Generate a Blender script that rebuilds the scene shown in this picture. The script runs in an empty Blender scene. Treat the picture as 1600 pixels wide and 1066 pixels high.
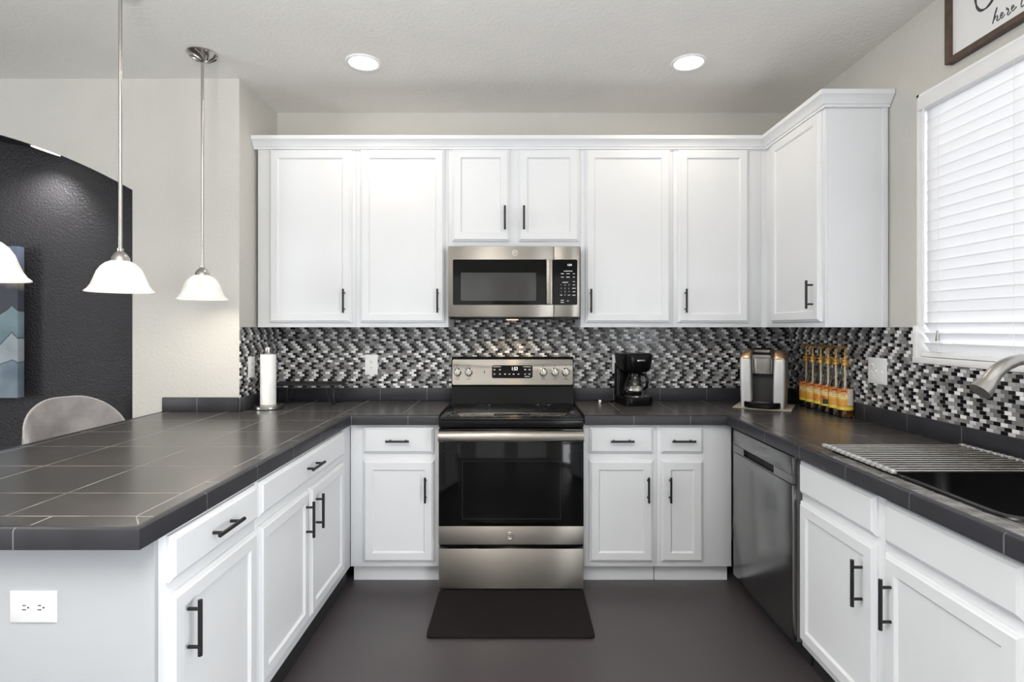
import bpy, bmesh, math, random
from mathutils import Matrix, Vector
R = math.radians
sc = bpy.context.scene
col = sc.collection
F, VX, VY, H = 848.0, 807.0, 511.0, 1.395        # focal length in pixels, vanishing point, eye height

# ------------------------------------------------------------------ camera
cd = bpy.data.cameras.new('camera')
cd.sensor_width = 36.0
cd.lens = F / 1600 * 36
cd.shift_x = -(VX - 800) / 1600
cd.shift_y = (VY - 533) / 1600
cd.clip_start = 0.02
cam = bpy.data.objects.new('camera', cd)
cam.location = (0, 0, H)
cam.rotation_euler = (R(90), 0, 0)
col.objects.link(cam)
sc.camera = cam

# ------------------------------------------------------------------ world, exposure, daylight and added fill
def lin(c):
    c = c / 255.0
    return c / 12.92 if c <= 0.04045 else ((c + 0.055) / 1.055) ** 2.4
def S(r, g, b):
    return (lin(r), lin(g), lin(b), 1.0)
w = bpy.data.worlds.new('world')
sc.world = w
w.use_nodes = True
w.node_tree.nodes['Background'].inputs[0].default_value = (0.86, 0.93, 1.0, 1)
w.node_tree.nodes['Background'].inputs[1].default_value = 1.2
vs = sc.view_settings
vs.view_transform = 'Standard'
vs.look = 'None'
vs.exposure = -0.14
vs.gamma = 1.0
vs.use_curve_mapping = False

def area_light(name, loc, rot, sx, sy, power, color=(1, 1, 1), spread=180):
    l = bpy.data.lights.new(name, 'AREA')
    l.shape = 'RECTANGLE'; l.size = sx; l.size_y = sy
    l.energy = power; l.color = color; l.spread = R(spread)
    o = bpy.data.objects.new(name, l)
    o.location = loc; o.rotation_euler = rot
    col.objects.link(o)
    return o
# added up-light standing in for a flash, brightens the ceiling and room
area_light('bounce_fill', (-0.6, -0.1, 2.15), (R(178), 0, 0), 0.5, 0.5, 182, (1.0, 0.985, 0.97))
# added fill lamps along the unseen walls, then daylight through the kitchen window
for x in (-3.6, -1.2, 1.0):
    area_light('rear_fill', (x, -3.93, 1.25), (R(90), 0, 0), 1.5, 2.2, 9, (0.93, 0.97, 1.0))  # added frontal fill, the rear wall behind it is closed
area_light('left_fill', (-5.93, -1.1, 1.4), (0, R(-90), 0), 2.0, 2.4, 150, (0.93, 0.97, 1.0))  # added fill from the unseen left wall, for the right hand cabinets
area_light('right_fill', (1.74, -0.55, 1.15), (0, R(90), 0), 2.0, 1.5, 105, (0.93, 0.97, 1.0))  # added fill beside the viewpoint, for the peninsula doors
area_light('window_daylight', (2.35, 1.715, 1.95), (0, R(90), 0), 1.7, 1.9, 36, (0.95, 0.98, 1.0))

# ------------------------------------------------------------------ node helpers
class V:
    def __init__(s, nt, sock): s.nt, s.s = nt, sock
    def _m(s, op, *a, clamp=False):
        n = s.nt.nodes.new('ShaderNodeMath'); n.operation = op; n.use_clamp = clamp
        for i, x in enumerate((s,) + a):
            if isinstance(x, V): s.nt.links.new(x.s, n.inputs[i])
            else: n.inputs[i].default_value = x
        return V(s.nt, n.outputs[0])
    def __add__(s, o): return s._m('ADD', o)
    def __sub__(s, o): return s._m('SUBTRACT', o)
    def __mul__(s, o): return s._m('MULTIPLY', o)
    def __truediv__(s, o): return s._m('DIVIDE', o)
    def floor(s): return s._m('FLOOR')
    def mod(s, o): return s._m('FLOORED_MODULO', o)
    def abs(s): return s._m('ABSOLUTE')
    def lt(s, o): return s._m('LESS_THAN', o)
    def gt(s, o): return s._m('GREATER_THAN', o)
    def max(s, o): return s._m('MAXIMUM', o)
    def min(s, o): return s._m('MINIMUM', o)
    def near(s, c, wd): return (s - c).abs().lt(wd)
    def lines(s, off, per, wd):          # 1 within wd of off + k*per
        t = ((s - off) / per + 0.5).mod(1.0)
        return ((t - 0.5).abs() * per).lt(wd)

def new_mat(name):
    m = bpy.data.materials.new(name); m.use_nodes = True
    nt = m.node_tree
    return m, nt, nt.nodes['Principled BSDF']
def pos(nt):
    g = nt.nodes.new('ShaderNodeNewGeometry'); x = nt.nodes.new('ShaderNodeSeparateXYZ')
    nt.links.new(g.outputs['Position'], x.inputs[0])
    return V(nt, x.outputs[0]), V(nt, x.outputs[1]), V(nt, x.outputs[2]), g.outputs['Position']
def noise(nt, scale, detail=3, vec=None, rough=0.5):
    n = nt.nodes.new('ShaderNodeTexNoise'); n.inputs['Scale'].default_value = scale
    n.inputs['Detail'].default_value = detail; n.inputs['Roughness'].default_value = rough
    if vec is None:
        g = nt.nodes.new('ShaderNodeNewGeometry'); vec = g.outputs['Position']
    nt.links.new(vec, n.inputs['Vector'])
    return V(nt, n.outputs['Fac'])
def white(nt, a, b, c=0.0):
    cx = nt.nodes.new('ShaderNodeCombineXYZ')
    for i, v in enumerate((a, b, c)):
        if isinstance(v, V): nt.links.new(v.s, cx.inputs[i])
        else: cx.inputs[i].default_value = v
    n = nt.nodes.new('ShaderNodeTexWhiteNoise'); n.noise_dimensions = '3D'
    nt.links.new(cx.outputs[0], n.inputs['Vector'])
    return V(nt, n.outputs['Value'])
def ramp(nt, fac, stops, const=False):
    n = nt.nodes.new('ShaderNodeValToRGB')
    cr = n.color_ramp
    if const: cr.interpolation = 'CONSTANT'
    while len(cr.elements) < len(stops): cr.elements.new(0.5)
    for e, (p, c) in zip(cr.elements, stops): e.position = p; e.color = c
    nt.links.new(fac.s, n.inputs[0])
    return n.outputs[0]
def mix(nt, fac, a, b):
    n = nt.nodes.new('ShaderNodeMix'); n.data_type = 'RGBA'
    if isinstance(fac, V): nt.links.new(fac.s, n.inputs[0])
    else: n.inputs[0].default_value = fac
    for i, c in ((6, a), (7, b)):
        if isinstance(c, tuple): n.inputs[i].default_value = c
        else: nt.links.new(c, n.inputs[i])
    return n.outputs[2]
def bump(nt, p, h, strength, dist=0.002):
    b = nt.nodes.new('ShaderNodeBump'); b.inputs['Strength'].default_value = strength
    b.inputs['Distance'].default_value = dist
    nt.links.new(h.s, b.inputs['Height']); nt.links.new(b.outputs[0], p.inputs['Normal'])
def setc(nt, p, c):
    if isinstance(c, tuple): p.inputs['Base Color'].default_value = c
    else: nt.links.new(c, p.inputs['Base Color'])
def plain(name, c, rough=0.5, metal=0.0, spec=0.5, var=0.04, vscale=14, bmp=0, bscale=200, bdist=.002, **kw):
    m, nt, p = new_mat(name)
    dk = tuple(x * (1 - var * 2) for x in c[:3]) + (1,)
    lt = tuple(min(1, x * (1 + var)) for x in c[:3]) + (1,)
    setc(nt, p, ramp(nt, noise(nt, vscale, 4), [(0.3, dk), (0.7, lt)]))
    p.inputs['Roughness'].default_value = rough
    p.inputs['Metallic'].default_value = metal
    p.inputs['Specular IOR Level'].default_value = spec
    for k, v in kw.items(): p.inputs[k.replace('_', ' ')].default_value = v
    if bmp: bump(nt, p, noise(nt, bscale, 3), bmp, bdist)
    return m

M = {}
M['cab'] = plain('cabinet_paint', S(228, 230, 233), 0.38, var=0.012, vscale=3)
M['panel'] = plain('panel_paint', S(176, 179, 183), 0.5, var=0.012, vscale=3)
M['wall'] = plain('wall_paint', S(200, 198, 192), 0.7, spec=0.3, var=0.012, vscale=4, bmp=0.6, bscale=60, bdist=.004)
M['ceil'] = plain('ceiling_paint', S(238, 236, 232), 0.85, spec=0.2, var=0.012, vscale=4, bmp=0.6, bscale=60, bdist=.004)
M['dark_wall'] = plain('charcoal_wall_paint', S(46, 45, 48), 0.48, spec=0.32, var=0.05, vscale=6, bmp=1.0, bscale=75, bdist=.006)
M['white_plastic'] = plain('white_plastic', S(240, 240, 240), 0.35, var=0.01)
M['slot'] = plain('dark_slot', S(40, 40, 40), 0.6)
M['black_metal'] = plain('black_metal', S(24, 24, 27), 0.42, spec=0.4)
M['black_plastic'] = plain('black_plastic', S(12, 12, 13), 0.22, spec=0.2)
M['black_matte'] = plain('black_matte', S(26, 25, 25), 0.6)
M['black_glass'] = plain('black_glass', S(8, 8, 9), 0.06, var=0.0, spec=0.28)
M['window_glass_dark'] = plain('oven_window', S(62, 62, 62), 0.1)
M['sink'] = plain('sink_composite', S(16, 16, 18), 0.35)
M['nickel'] = plain('brushed_nickel', S(188, 185, 181), 0.27, metal=1.0, var=0.03)
M['rodmetal'] = plain('rod_steel', S(192, 189, 184), 0.35, metal=1.0, var=0.02)
M['mat'] = plain('floor_mat_rubber', S(26, 23, 23), 0.8, spec=0.15, var=0.05, bmp=0.2, bscale=300)
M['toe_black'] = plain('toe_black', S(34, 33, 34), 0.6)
M['paper'] = plain('paper_towel', S(246, 246, 245), 0.95, spec=0.1, var=0.01, bmp=0.4, bscale=120)
M['gold'] = plain('gold_plastic', S(196, 150, 72), 0.32, metal=0.35, var=0.05)
M['cream_plastic'] = plain('cream_plastic', S(226, 206, 165), 0.4)
M['bronze'] = plain('champagne_trim', S(190, 160, 128), 0.25, metal=0.8)
M['silver_plastic'] = plain('silver_plastic', S(190, 190, 190), 0.35, metal=0.4)
M['brown_frame'] = plain('walnut_frame', S(82, 64, 52), 0.5, var=0.12, vscale=30)
M['canvas_white'] = plain('sign_board', S(228, 228, 228), 0.7, var=0.01)
M['ink'] = plain('sign_ink', S(62, 62, 64), 0.7)
M['legend'] = plain('panel_print', S(200, 200, 202), 0.6)
M['grey_mat'] = plain('pale_mat', S(176, 165, 152), 0.8, var=0.06, vscale=60)
M['black_wood'] = plain('chair_leg_black', S(30, 28, 27), 0.5)
M['dull_metal'] = plain('dull_metal', S(120, 120, 120), 0.5, metal=0.5)

def stainless(name, c, rough, aniso=0.75):
    m, nt, p = new_mat(name)
    x, y, z, P = pos(nt)
    mp = nt.nodes.new('ShaderNodeMapping'); mp.inputs['Scale'].default_value = (6, 6, 900)
    nt.links.new(P, mp.inputs[0])
    n = noise(nt, 1.0, 2, mp.outputs[0])
    setc(nt, p, ramp(nt, n, [(0.3, tuple(v * 0.93 for v in c[:3]) + (1,)), (0.7, c)]))
    p.inputs['Metallic'].default_value = 1.0
    p.inputs['Roughness'].default_value = rough
    p.inputs['Anisotropic'].default_value = aniso
    p.inputs['Anisotropic Rotation'].default_value = 0.25
    t = nt.nodes.new('ShaderNodeTangent'); t.direction_type = 'RADIAL'; t.axis = 'Z'
    nt.links.new(t.outputs[0], p.inputs['Tangent'])
    return m
M['steel'] = stainless('brushed_stainless', S(160, 155, 148), 0.36, 0.9)
M['dark_steel'] = stainless('dark_stainless', S(138, 138, 138), 0.2, 0.0)

def emis(name, c, strength, base=(0.8, 0.8, 0.8, 1)):
    m, nt, p = new_mat(name)
    setc(nt, p, base)
    p.inputs['Emission Color'].default_value = c
    p.inputs['Emission Strength'].default_value = strength
    x, y, z, P = pos(nt)
    return m
M['lamp_lens'] = emis('lamp_lens', (1, 0.97, 0.92, 1), 6)
M['warm_lens'] = emis('hood_lamp', (1, 0.72, 0.35, 1), 4)
M['digits'] = emis('lit_digits', (0.9, 0.95, 1, 1), 1.2)

def shade_mat():
    m, nt, p = new_mat('frosted_shade_glass')
    n = noise(nt, 18, 4)
    setc(nt, p, ramp(nt, n, [(0.35, S(225, 222, 216)), (0.65, S(250, 248, 244))]))
    p.inputs['Roughness'].default_value = 0.35
    em = ramp(nt, n, [(0.3, (0.85, 0.82, 0.76, 1)), (0.6, (1, 0.975, 0.93, 1))])
    nt.links.new(em, p.inputs['Emission Color'])
    p.inputs['Emission Strength'].default_value = 0.16
    return m
M['shade'] = shade_mat()

def glass(name, c, ior=1.45, rough=0.0):
    m, nt, p = new_mat(name)
    setc(nt, p, c)
    p.inputs['Transmission Weight'].default_value = 1.0
    p.inputs['Roughness'].default_value = rough
    p.inputs['IOR'].default_value = ior
    return m
M['clear_glass'] = glass('clear_glass', (0.95, 0.95, 0.95, 1), 1.3)
M['syrup'] = glass('amber_syrup', S(225, 150, 55), 1.3)
def pane_mat():
    m, nt, p = new_mat('window_pane')
    tr = nt.nodes.new('ShaderNodeBsdfTransparent'); gl = nt.nodes.new('ShaderNodeBsdfGlossy')
    gl.inputs['Roughness'].default_value = 0.02
    ms = nt.nodes.new('ShaderNodeMixShader'); ms.inputs[0].default_value = 0.05
    nt.links.new(tr.outputs[0], ms.inputs[1]); nt.links.new(gl.outputs[0], ms.inputs[2])
    nt.links.new(ms.outputs[0], nt.nodes['Material Output'].inputs[0])
    return m
M['pane'] = pane_mat()
def slat_mat():
    m, nt, p = new_mat('blind_slat')
    setc(nt, p, S(245, 245, 246)); p.inputs['Roughness'].default_value = 0.5
    tl = nt.nodes.new('ShaderNodeBsdfTranslucent'); tl.inputs[0].default_value = (0.9, 0.9, 0.92, 1)
    ms = nt.nodes.new('ShaderNodeMixShader'); ms.inputs[0].default_value = 0.31
    nt.links.new(p.outputs[0], ms.inputs[1]); nt.links.new(tl.outputs[0], ms.inputs[2])
    nt.links.new(ms.outputs[0], nt.nodes['Material Output'].inputs[0])
    return m
M['slat'] = slat_mat()

def floor_mat():
    m, nt, p = new_mat('painted_floor')
    n = noise(nt, 1.6, 5); sp = noise(nt, 26, 2)
    c = ramp(nt, n, [(0.3, S(62, 57, 59)), (0.7, S(72, 67, 69))])
    c = mix(nt, sp.gt(0.80), c, S(140, 134, 132))
    setc(nt, p, c)
    p.inputs['Roughness'].default_value = 0.36
    bump(nt, p, noise(nt, 25, 3), 0.08)
    return m
M['floor'] = floor_mat()

def mosaic(axis):
    m, nt, p = new_mat('glass_mosaic_' + axis)
    x, y, z, P = pos(nt)
    a = x if axis == 'x' else y
    TW, TH = 0.0303, 0.01525
    row = ((z - 0.997) / TH).floor()
    aa = a / TW + row * 0.5
    cl = aa.floor()
    grout = ((aa.mod(1.0) - 0.5).abs().gt(0.5 - 0.014)).max((((z - 0.997) / TH).mod(1.0) - 0.5).abs().gt(0.5 - 0.028))
    sh = (white(nt, row, 3.3) * 2.2).floor()
    k = (cl + sh + row * 1.0).mod(3.0)
    rnd = white(nt, cl, row, 7.7)
    tone = k + rnd * 0.98
    c = ramp(nt, tone / 3.0, [(0.0, S(20, 20, 24)), (0.25, S(36, 36, 40)), (0.30, S(122, 119, 115)),
             (0.333, S(108, 107, 106)), (0.46, S(132, 130, 128)), (0.58, S(148, 147, 147)),
             (0.667, S(160, 160, 162)), (0.75, S(202, 202, 204)), (0.84, S(236, 236, 236)), (0.97, S(125, 123, 122))], True)
    c = mix(nt, grout, c, S(104, 102, 100))
    setc(nt, p, c)
    nt.links.new((grout * 0.5 + 0.16 + white(nt, cl, row, 1.1) * 0.12).s, p.inputs['Roughness'])
    p.inputs['Specular IOR Level'].default_value = 0.36
    bump(nt, p, (grout * -1.0) + 1.0, 0.5, 0.001)
    return m
M['mosaic_x'] = mosaic('x'); M['mosaic_y'] = mosaic('y')

def counter_mat(name, ex, sgn, ey, xo, yo, per, tint, gr):
    """slate tiles with a narrow border row along the front edges; ex inner edge, sgn side of the field"""
    m, nt, p = new_mat(name)
    x, y, z, P = pos(nt)
    W = 0.0021
    bx, by, bi = ex + sgn * 0.068, 1.362 if sgn < 0 else -9.0, 2.968
    u = (x - bx) * sgn                                        # >0 in the field beyond the long border
    field = u.gt(0.0) * y.gt(by)
    inner = y.gt(bi)
    lx = x.lines(xo, per, W) * (field.max(inner)); ly = y.lines(yo, 0.302, W) * field
    border = (x.near(bx, W) * y.gt(by) * y.lt(bi)).max(y.near(by, W) * u.gt(0.0)).max(y.near(bi, W) * u.lt(0.0))
    bj = y.lines(yo + 0.11, 0.302, W) * u.lt(0.0) * y.lt(bi) + x.lines(xo + 0.12, per, W) * y.lt(by)
    mit = (((x - ex) * sgn) * -1.26 + (y - ey)).near(0.0, W * 1.3) * u.lt(0.0) * y.lt(by)
    g = lx.max(ly).max(border).max(bj).max(mit)
    g = g * (noise(nt, 9, 2).gt(0.46) * 0.6 + 0.4)
    n = noise(nt, 5, 6, rough=0.65); n2 = noise(nt, 38, 5, rough=0.7)
    t = [tuple(v * k for v in tint) for k in (0.9, 1.0, 1.12)]
    c = ramp(nt, n * 0.85 + n2 * 0.15, [(0.32, S(*t[0])), (0.5, S(*t[1])), (0.72, S(*t[2]))])
    cell = white(nt, ((x - xo) / per).floor(), ((y - yo) / 0.302).floor())
    c = mix(nt, cell * 0.25, c, S(*t[0]))
    c = mix(nt, g, c, S(*gr))
    if sgn > 0:                                               # limescale left on the strip in front of the sink
        st = x.gt(1.128) * x.lt(1.213) * y.lt(2.0) * y.gt(0.9) * (noise(nt, 14, 5, rough=0.7) - 0.36)._m('MULTIPLY', 3.2, clamp=True)
        c = mix(nt, st * 0.8, c, S(150, 149, 148))
    setc(nt, p, c)
    nt.links.new((n * 0.06 + 0.22 + g * 0.3).s, p.inputs['Roughness'])
    bump(nt, p, n2 * 0.04 + n * 0.3 - g * 0.8, 0.10, 0.002)
    return m
M['top_left'] = counter_mat('counter_tiles_left', -0.886, -1, 1.276, -0.954, 1.552, 0.33, (70, 68, 67), (138, 135, 131))
M['top_right'] = counter_mat('counter_tiles_right', 1.125, 1, 0.4, 1.193, 2.07, 0.305, (70, 66, 64), (106, 102, 98))
def edge_mat():
    m, nt, p = new_mat('slate_edge_tile')
    x, y, z, P = pos(nt)
    n = noise(nt, 9, 4)
    g = x.lines(-0.58, 0.302, 0.0016).max(y.lines(1.5, 0.302, 0.0016))
    g = nt.nodes and g
    nrm = nt.nodes.new('ShaderNodeNewGeometry'); sx = nt.nodes.new('ShaderNodeSeparateXYZ')
    nt.links.new(nrm.outputs['True Normal'], sx.inputs[0])
    ax, ay = V(nt, sx.outputs[0]).abs(), V(nt, sx.outputs[1]).abs()
    g = (x.lines(-0.58, 0.302, 0.0016) * ay.gt(0.4)).max(y.lines(1.555, 0.302, 0.0016) * ax.gt(0.4))
    c = ramp(nt, n, [(0.3, S(42, 42, 46)), (0.7, S(50, 50, 55))])
    setc(nt, p, mix(nt, g, c, S(112, 112, 114)))
    p.inputs['Roughness'].default_value = 0.4
    p.inputs['Specular IOR Level'].default_value = 0.32
    bump(nt, p, n, 0.1)
    return m
M['edge'] = edge_mat()

def velvet():
    m, nt, p = new_mat('grey_velvet')
    n = noise(nt, 7, 4)
    setc(nt, p, ramp(nt, n, [(0.3, S(132, 128, 130)), (0.7, S(172, 168, 168))]))
    p.inputs['Roughness'].default_value = 0.85
    p.inputs['Sheen Weight'].default_value = 0.6; p.inputs['Sheen Roughness'].default_value = 0.4
    return m
M['velvet'] = velvet()
M['piping'] = plain('velvet_piping', S(182, 178, 176), 0.8)

def art_mat():
    m, nt, p = new_mat('canvas_painting')
    x, y, z, P = pos(nt)
    n = noise(nt, 6, 5)
    peak = (x + 3.03).abs() * -0.9
    h1 = z - (peak + 1.53) - (n - 0.5) * 0.10
    h2 = z - (peak * 1.2 + 1.37) - (n - 0.5) * 0.06
    h3 = z - (peak * 0.5 + 1.20) - (n - 0.5) * 0.05
    sky = ramp(nt, (z - 1.5) / 0.4 + (n - 0.5) * 0.5, [(0.0, S(52, 56, 66)), (0.3, S(44, 47, 58)), (0.45, S(104, 100, 94)), (0.65, S(72, 75, 84)), (1.0, S(74, 84, 106))])
    c = mix(nt, h1.lt(0.0), sky, ramp(nt, n, [(0.3, S(88, 110, 120)), (0.7, S(124, 144, 152))]))
    c = mix(nt, h1.near(0.0, 0.008), c, S(46, 50, 56))
    c = mix(nt, h2.lt(0.0), c, ramp(nt, n, [(0.3, S(140, 150, 158)), (0.7, S(176, 184, 190))]))
    c = mix(nt, h2.near(0.0, 0.005), c, S(70, 86, 94))
    c = mix(nt, h3.lt(0.0), c, ramp(nt, n, [(0.3, S(100, 116, 130)), (0.7, S(138, 152, 164))]))
    c = mix(nt, h3.near(0.0, 0.004), c, S(84, 100, 112))
    setc(nt, p, c); p.inputs['Roughness'].default_value = 0.6
    return m
M['art'] = art_mat()
def label_mat():
    """syrup label, by height: orange paper, cream name band, yellow foot"""
    m, nt, p = new_mat('syrup_label')
    tc = nt.nodes.new('ShaderNodeTexCoord'); sx = nt.nodes.new('ShaderNodeSeparateXYZ')
    nt.links.new(tc.outputs['Generated'], sx.inputs[0])
    z = V(nt, sx.outputs[2]); n = noise(nt, 70, 4)
    c = ramp(nt, z, [(0.0, S(206, 190, 60)), (0.10, S(226, 206, 88)), (0.18, S(206, 146, 52)), (0.5, S(222, 172, 72)),
             (0.58, S(234, 214, 158)), (0.72, S(232, 206, 140)), (0.78, S(214, 138, 56)), (0.94, S(196, 108, 44))])
    oi = nt.nodes.new('ShaderNodeObjectInfo')
    fruit = z.gt(0.12) * z.lt(0.46) * n.gt(0.52)
    c = mix(nt, fruit * V(nt, oi.outputs['Random']), c, S(196, 74, 34))
    setc(nt, p, c); p.inputs['Roughness'].default_value = 0.35
    return m
M['label'] = label_mat()
M['label_white'] = plain('label_panel', S(206, 200, 190), 0.4, var=0.08, vscale=90)
M['label_dark'] = plain('label_print', S(60, 42, 30), 0.5)
M['label_black'] = plain('label_emblem', S(28, 26, 26), 0.5)

# ------------------------------------------------------------------ mesh helpers
class MB:
    def __init__(s, T=None): s.v, s.f, s.mi, s.T = [], [], [], T
    def add(s, vs, fs, mi=0):
        o = len(s.v)
        s.v += [s.T(*v) if s.T else tuple(v) for v in vs]
        s.f += [tuple(i + o for i in f) for f in fs]; s.mi += [mi] * len(fs)
        return s
    def bm(s, b, mi=0):
        b.verts.index_update()
        s.add([v.co[:] for v in b.verts], [[v.index for v in f.verts] for f in b.faces], mi); b.free(); return s
    def box(s, x0, x1, y0, y1, z0, z1, b=0.0, seg=2, mi=0):
        bm = bmesh.new(); bmesh.ops.create_cube(bm, size=1)
        for v in bm.verts:
            v.co = ((x0 + x1) / 2 + v.co.x * (x1 - x0), (y0 + y1) / 2 + v.co.y * (y1 - y0), (z0 + z1) / 2 + v.co.z * (z1 - z0))
        if b: bmesh.ops.bevel(bm, geom=bm.edges[:], offset=b, segments=seg, profile=0.5, affect='EDGES')
        return s.bm(bm, mi)
    def tube(s, pts, r, n=10, closed=False, mi=0):
        pts = [Vector(p) for p in pts]; k = len(pts)
        rs = r if isinstance(r, (list, tuple)) else [r] * k
        vs, fs = [], []
        up = None
        for i, p in enumerate(pts):
            a = pts[(i - 1) % k] if (closed or i) else p
            b = pts[(i + 1) % k] if (closed or i < k - 1) else p
            t = (b - a).normalized()
            if up is None:
                up = Vector((0, 0, 1)) if abs(t.z) < 0.9 else Vector((1, 0, 0))
            e1 = (up - t * up.dot(t)).normalized(); e2 = t.cross(e1); up = e1
            for j in range(n):
                q = 2 * math.pi * j / n
                vs.append(p + (e1 * math.cos(q) + e2 * math.sin(q)) * rs[i])
        for i in range(k if closed else k - 1):
            for j in range(n):
                a, b = i * n + j, i * n + (j + 1) % n
                c, d = ((i + 1) % k) * n + (j + 1) % n, ((i + 1) % k) * n + j
                fs.append((a, b, c, d))
        if not closed: fs += [tuple(range(n))[::-1], tuple(range((k - 1) * n, k * n))]
        return s.add([v[:] for v in vs], fs, mi)
    def cyl(s, a, b, r, n=20, r2=None, mi=0):
        return s.tube([a, b], [r, r if r2 is None else r2], n, mi=mi)
    def lathe(s, prof, c=(0, 0, 0), n=36, mi=0, ang=(0, 360), sy=1.0):
        full = ang[1] - ang[0] >= 360; vs, fs = [], []
        na = n if full else n + 1
        for r, z in prof:
            for j in range(na):
                q = R(ang[0] + (ang[1] - ang[0]) * j / n)
                vs.append((c[0] + r * math.cos(q), c[1] + sy * r * math.sin(q), c[2] + z))
        for i in range(len(prof) - 1):
            for j in range(n):
                j2 = (j + 1) % na
                fs.append((i * na + j, i * na + j2, (i + 1) * na + j2, (i + 1) * na + j))
        return s.add(vs, fs, mi)
    def prism(s, poly, z0, z1, f=None, mi=0):
        f = f or (lambda u, v, h: (u, v, h))
        k = len(poly)
        vs = [f(u, v, z0) for u, v in poly] + [f(u, v, z1) for u, v in poly]
        fs = [tuple(range(k))[::-1], tuple(range(k, 2 * k))] + [(i, (i + 1) % k, k + (i + 1) % k, k + i) for i in range(k)]
        return s.add(vs, fs, mi)
    def rings(s, u0, u1, v0, v1, rg, mi=0, cap=True, back=True):
        """nested rectangles (inset, height) in the (u, v, n) frame"""
        vs, fs = [], []
        for ins, h in rg:
            vs += [(u0 + ins, v0 + ins, h), (u1 - ins, v0 + ins, h), (u1 - ins, v1 - ins, h), (u0 + ins, v1 - ins, h)]
        for i in range(len(rg) - 1):
            for j in range(4):
                a, b = i * 4 + j, i * 4 + (j + 1) % 4
                fs.append((a, b, b + 4, a + 4))
        if cap: k = (len(rg) - 1) * 4; fs.append((k, k + 1, k + 2, k + 3))
        if back: fs.append((3, 2, 1, 0))
        return s.add(vs, fs, mi)

OFF = {}
def top_offset(o):
    while o.parent: o = o.parent
    return OFF.get(o.name, Vector((0, 0, 0)))
def obj(name, mb, mat, parent=None, flat=False, ang=35, props=None):
    me = bpy.data.meshes.new(name)
    me.from_pydata(mb.v, [], mb.f)
    mats = mat if isinstance(mat, (list, tuple)) else [mat]
    for m in mats: me.materials.append(M[m] if isinstance(m, str) else m)
    me.polygons.foreach_set('material_index', mb.mi)
    b = bmesh.new(); b.from_mesh(me); bmesh.ops.recalc_face_normals(b, faces=b.faces[:]); b.to_mesh(me); b.free()
    if not flat:
        me.polygons.foreach_set('use_smooth', [True] * len(me.polygons)); me.set_sharp_from_angle(angle=R(ang))
    o = bpy.data.objects.new(name, me)
    col.objects.link(o)
    if parent:
        o.parent = parent
        me.transform(Matrix.Translation(-top_offset(parent)))
    for k, v in (props or {}).items(): o[k] = v
    return o
def thing(name, label, cat, loc=(0, 0, 0), group=None, local=False, rot=0):
    o = bpy.data.objects.new(name, None); o.empty_display_size = 0.1
    o.location = loc; o.rotation_euler = (0, 0, rot)
    col.objects.link(o)
    OFF[o.name] = Vector((0, 0, 0)) if local else Vector(loc)
    tag(o, label, cat, group)
    return o
def tag(o, label, cat, group=None):
    o['label'] = label; o['category'] = cat
    if group: o['group'] = group
    return o
def struct(name, mb, mat, parent=None, **k):
    o = obj(name, mb, mat, parent, **k)
    if not parent: o['kind'] = 'structure'
    return o
def copy_tree(o, loc=None, parent=None, label=None):
    c = o.copy(); col.objects.link(c)
    if parent: c.parent = parent
    if loc is not None: c.location = loc
    if label: c['label'] = label
    for ch in list(o.children): copy_tree(ch, None, c)
    return c
def text_mb(txt, size, place, depth=0.0006):
    cu = bpy.data.curves.new('t', 'FONT'); cu.body = txt; cu.size = size; cu.align_x = 'CENTER'; cu.align_y = 'CENTER'
    cu.extrude = depth; cu.resolution_u = 2
    t = bpy.data.objects.new('t', cu); col.objects.link(t)
    me = bpy.data.meshes.new_from_object(t.evaluated_get(bpy.context.evaluated_depsgraph_get()))
    mb = MB(); mb.add([place(v.co.x, v.co.y, v.co.z) for v in me.vertices], [tuple(p.vertices) for p in me.polygons])
    bpy.data.objects.remove(t); bpy.data.curves.remove(cu); bpy.data.meshes.remove(me)
    return mb
def lamp(name, kind, loc, power, color, parent=None, **kw):
    l = bpy.data.lights.new(name, kind); l.energy = power; l.color = color
    for k, v in kw.items(): setattr(l, k, v)
    o = bpy.data.objects.new(name, l); col.objects.link(o)
    if parent: o.parent = parent; o.location = Vector(loc) - top_offset(parent)
    else: o.location = loc
    return o

BACK = lambda Y: (lambda u, v, n: (u, Y - n, v))
LEFT = lambda X: (lambda u, v, n: (X + n, u, v))
RIGHT = lambda X: (lambda u, v, n: (X - n, u, v))

# ------------------------------------------------------------------ the room
XR, YB, ZC, XS, YS = 1.79, 3.535, 2.79, -1.558, 3.05
XL, YF = -6.0, -4.0
struct('floor', MB().box(XL, XR, YF, YB, -0.1, 0), 'floor')
struct('ceiling', MB().box(XL, XR + .12, YF, YB + .12, ZC, ZC + .1), 'ceil')
struct('wall_back', MB().box(XS - .0, XR + .12, YB, YB + .12, 0, ZC), 'wall')
WY0, WY1, WZ0, WZ1 = 1.0, 2.43, 1.246, 2.43
wr = MB()
wr.box(XR, XR + .12, YF, WY0, 0, ZC); wr.box(XR, XR + .12, WY1, YB, 0, ZC)
wr.box(XR, XR + .12, WY0, WY1, 0, WZ0); wr.box(XR, XR + .12, WY0, WY1, WZ1, ZC)
struct('wall_right', wr, 'wall')
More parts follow.
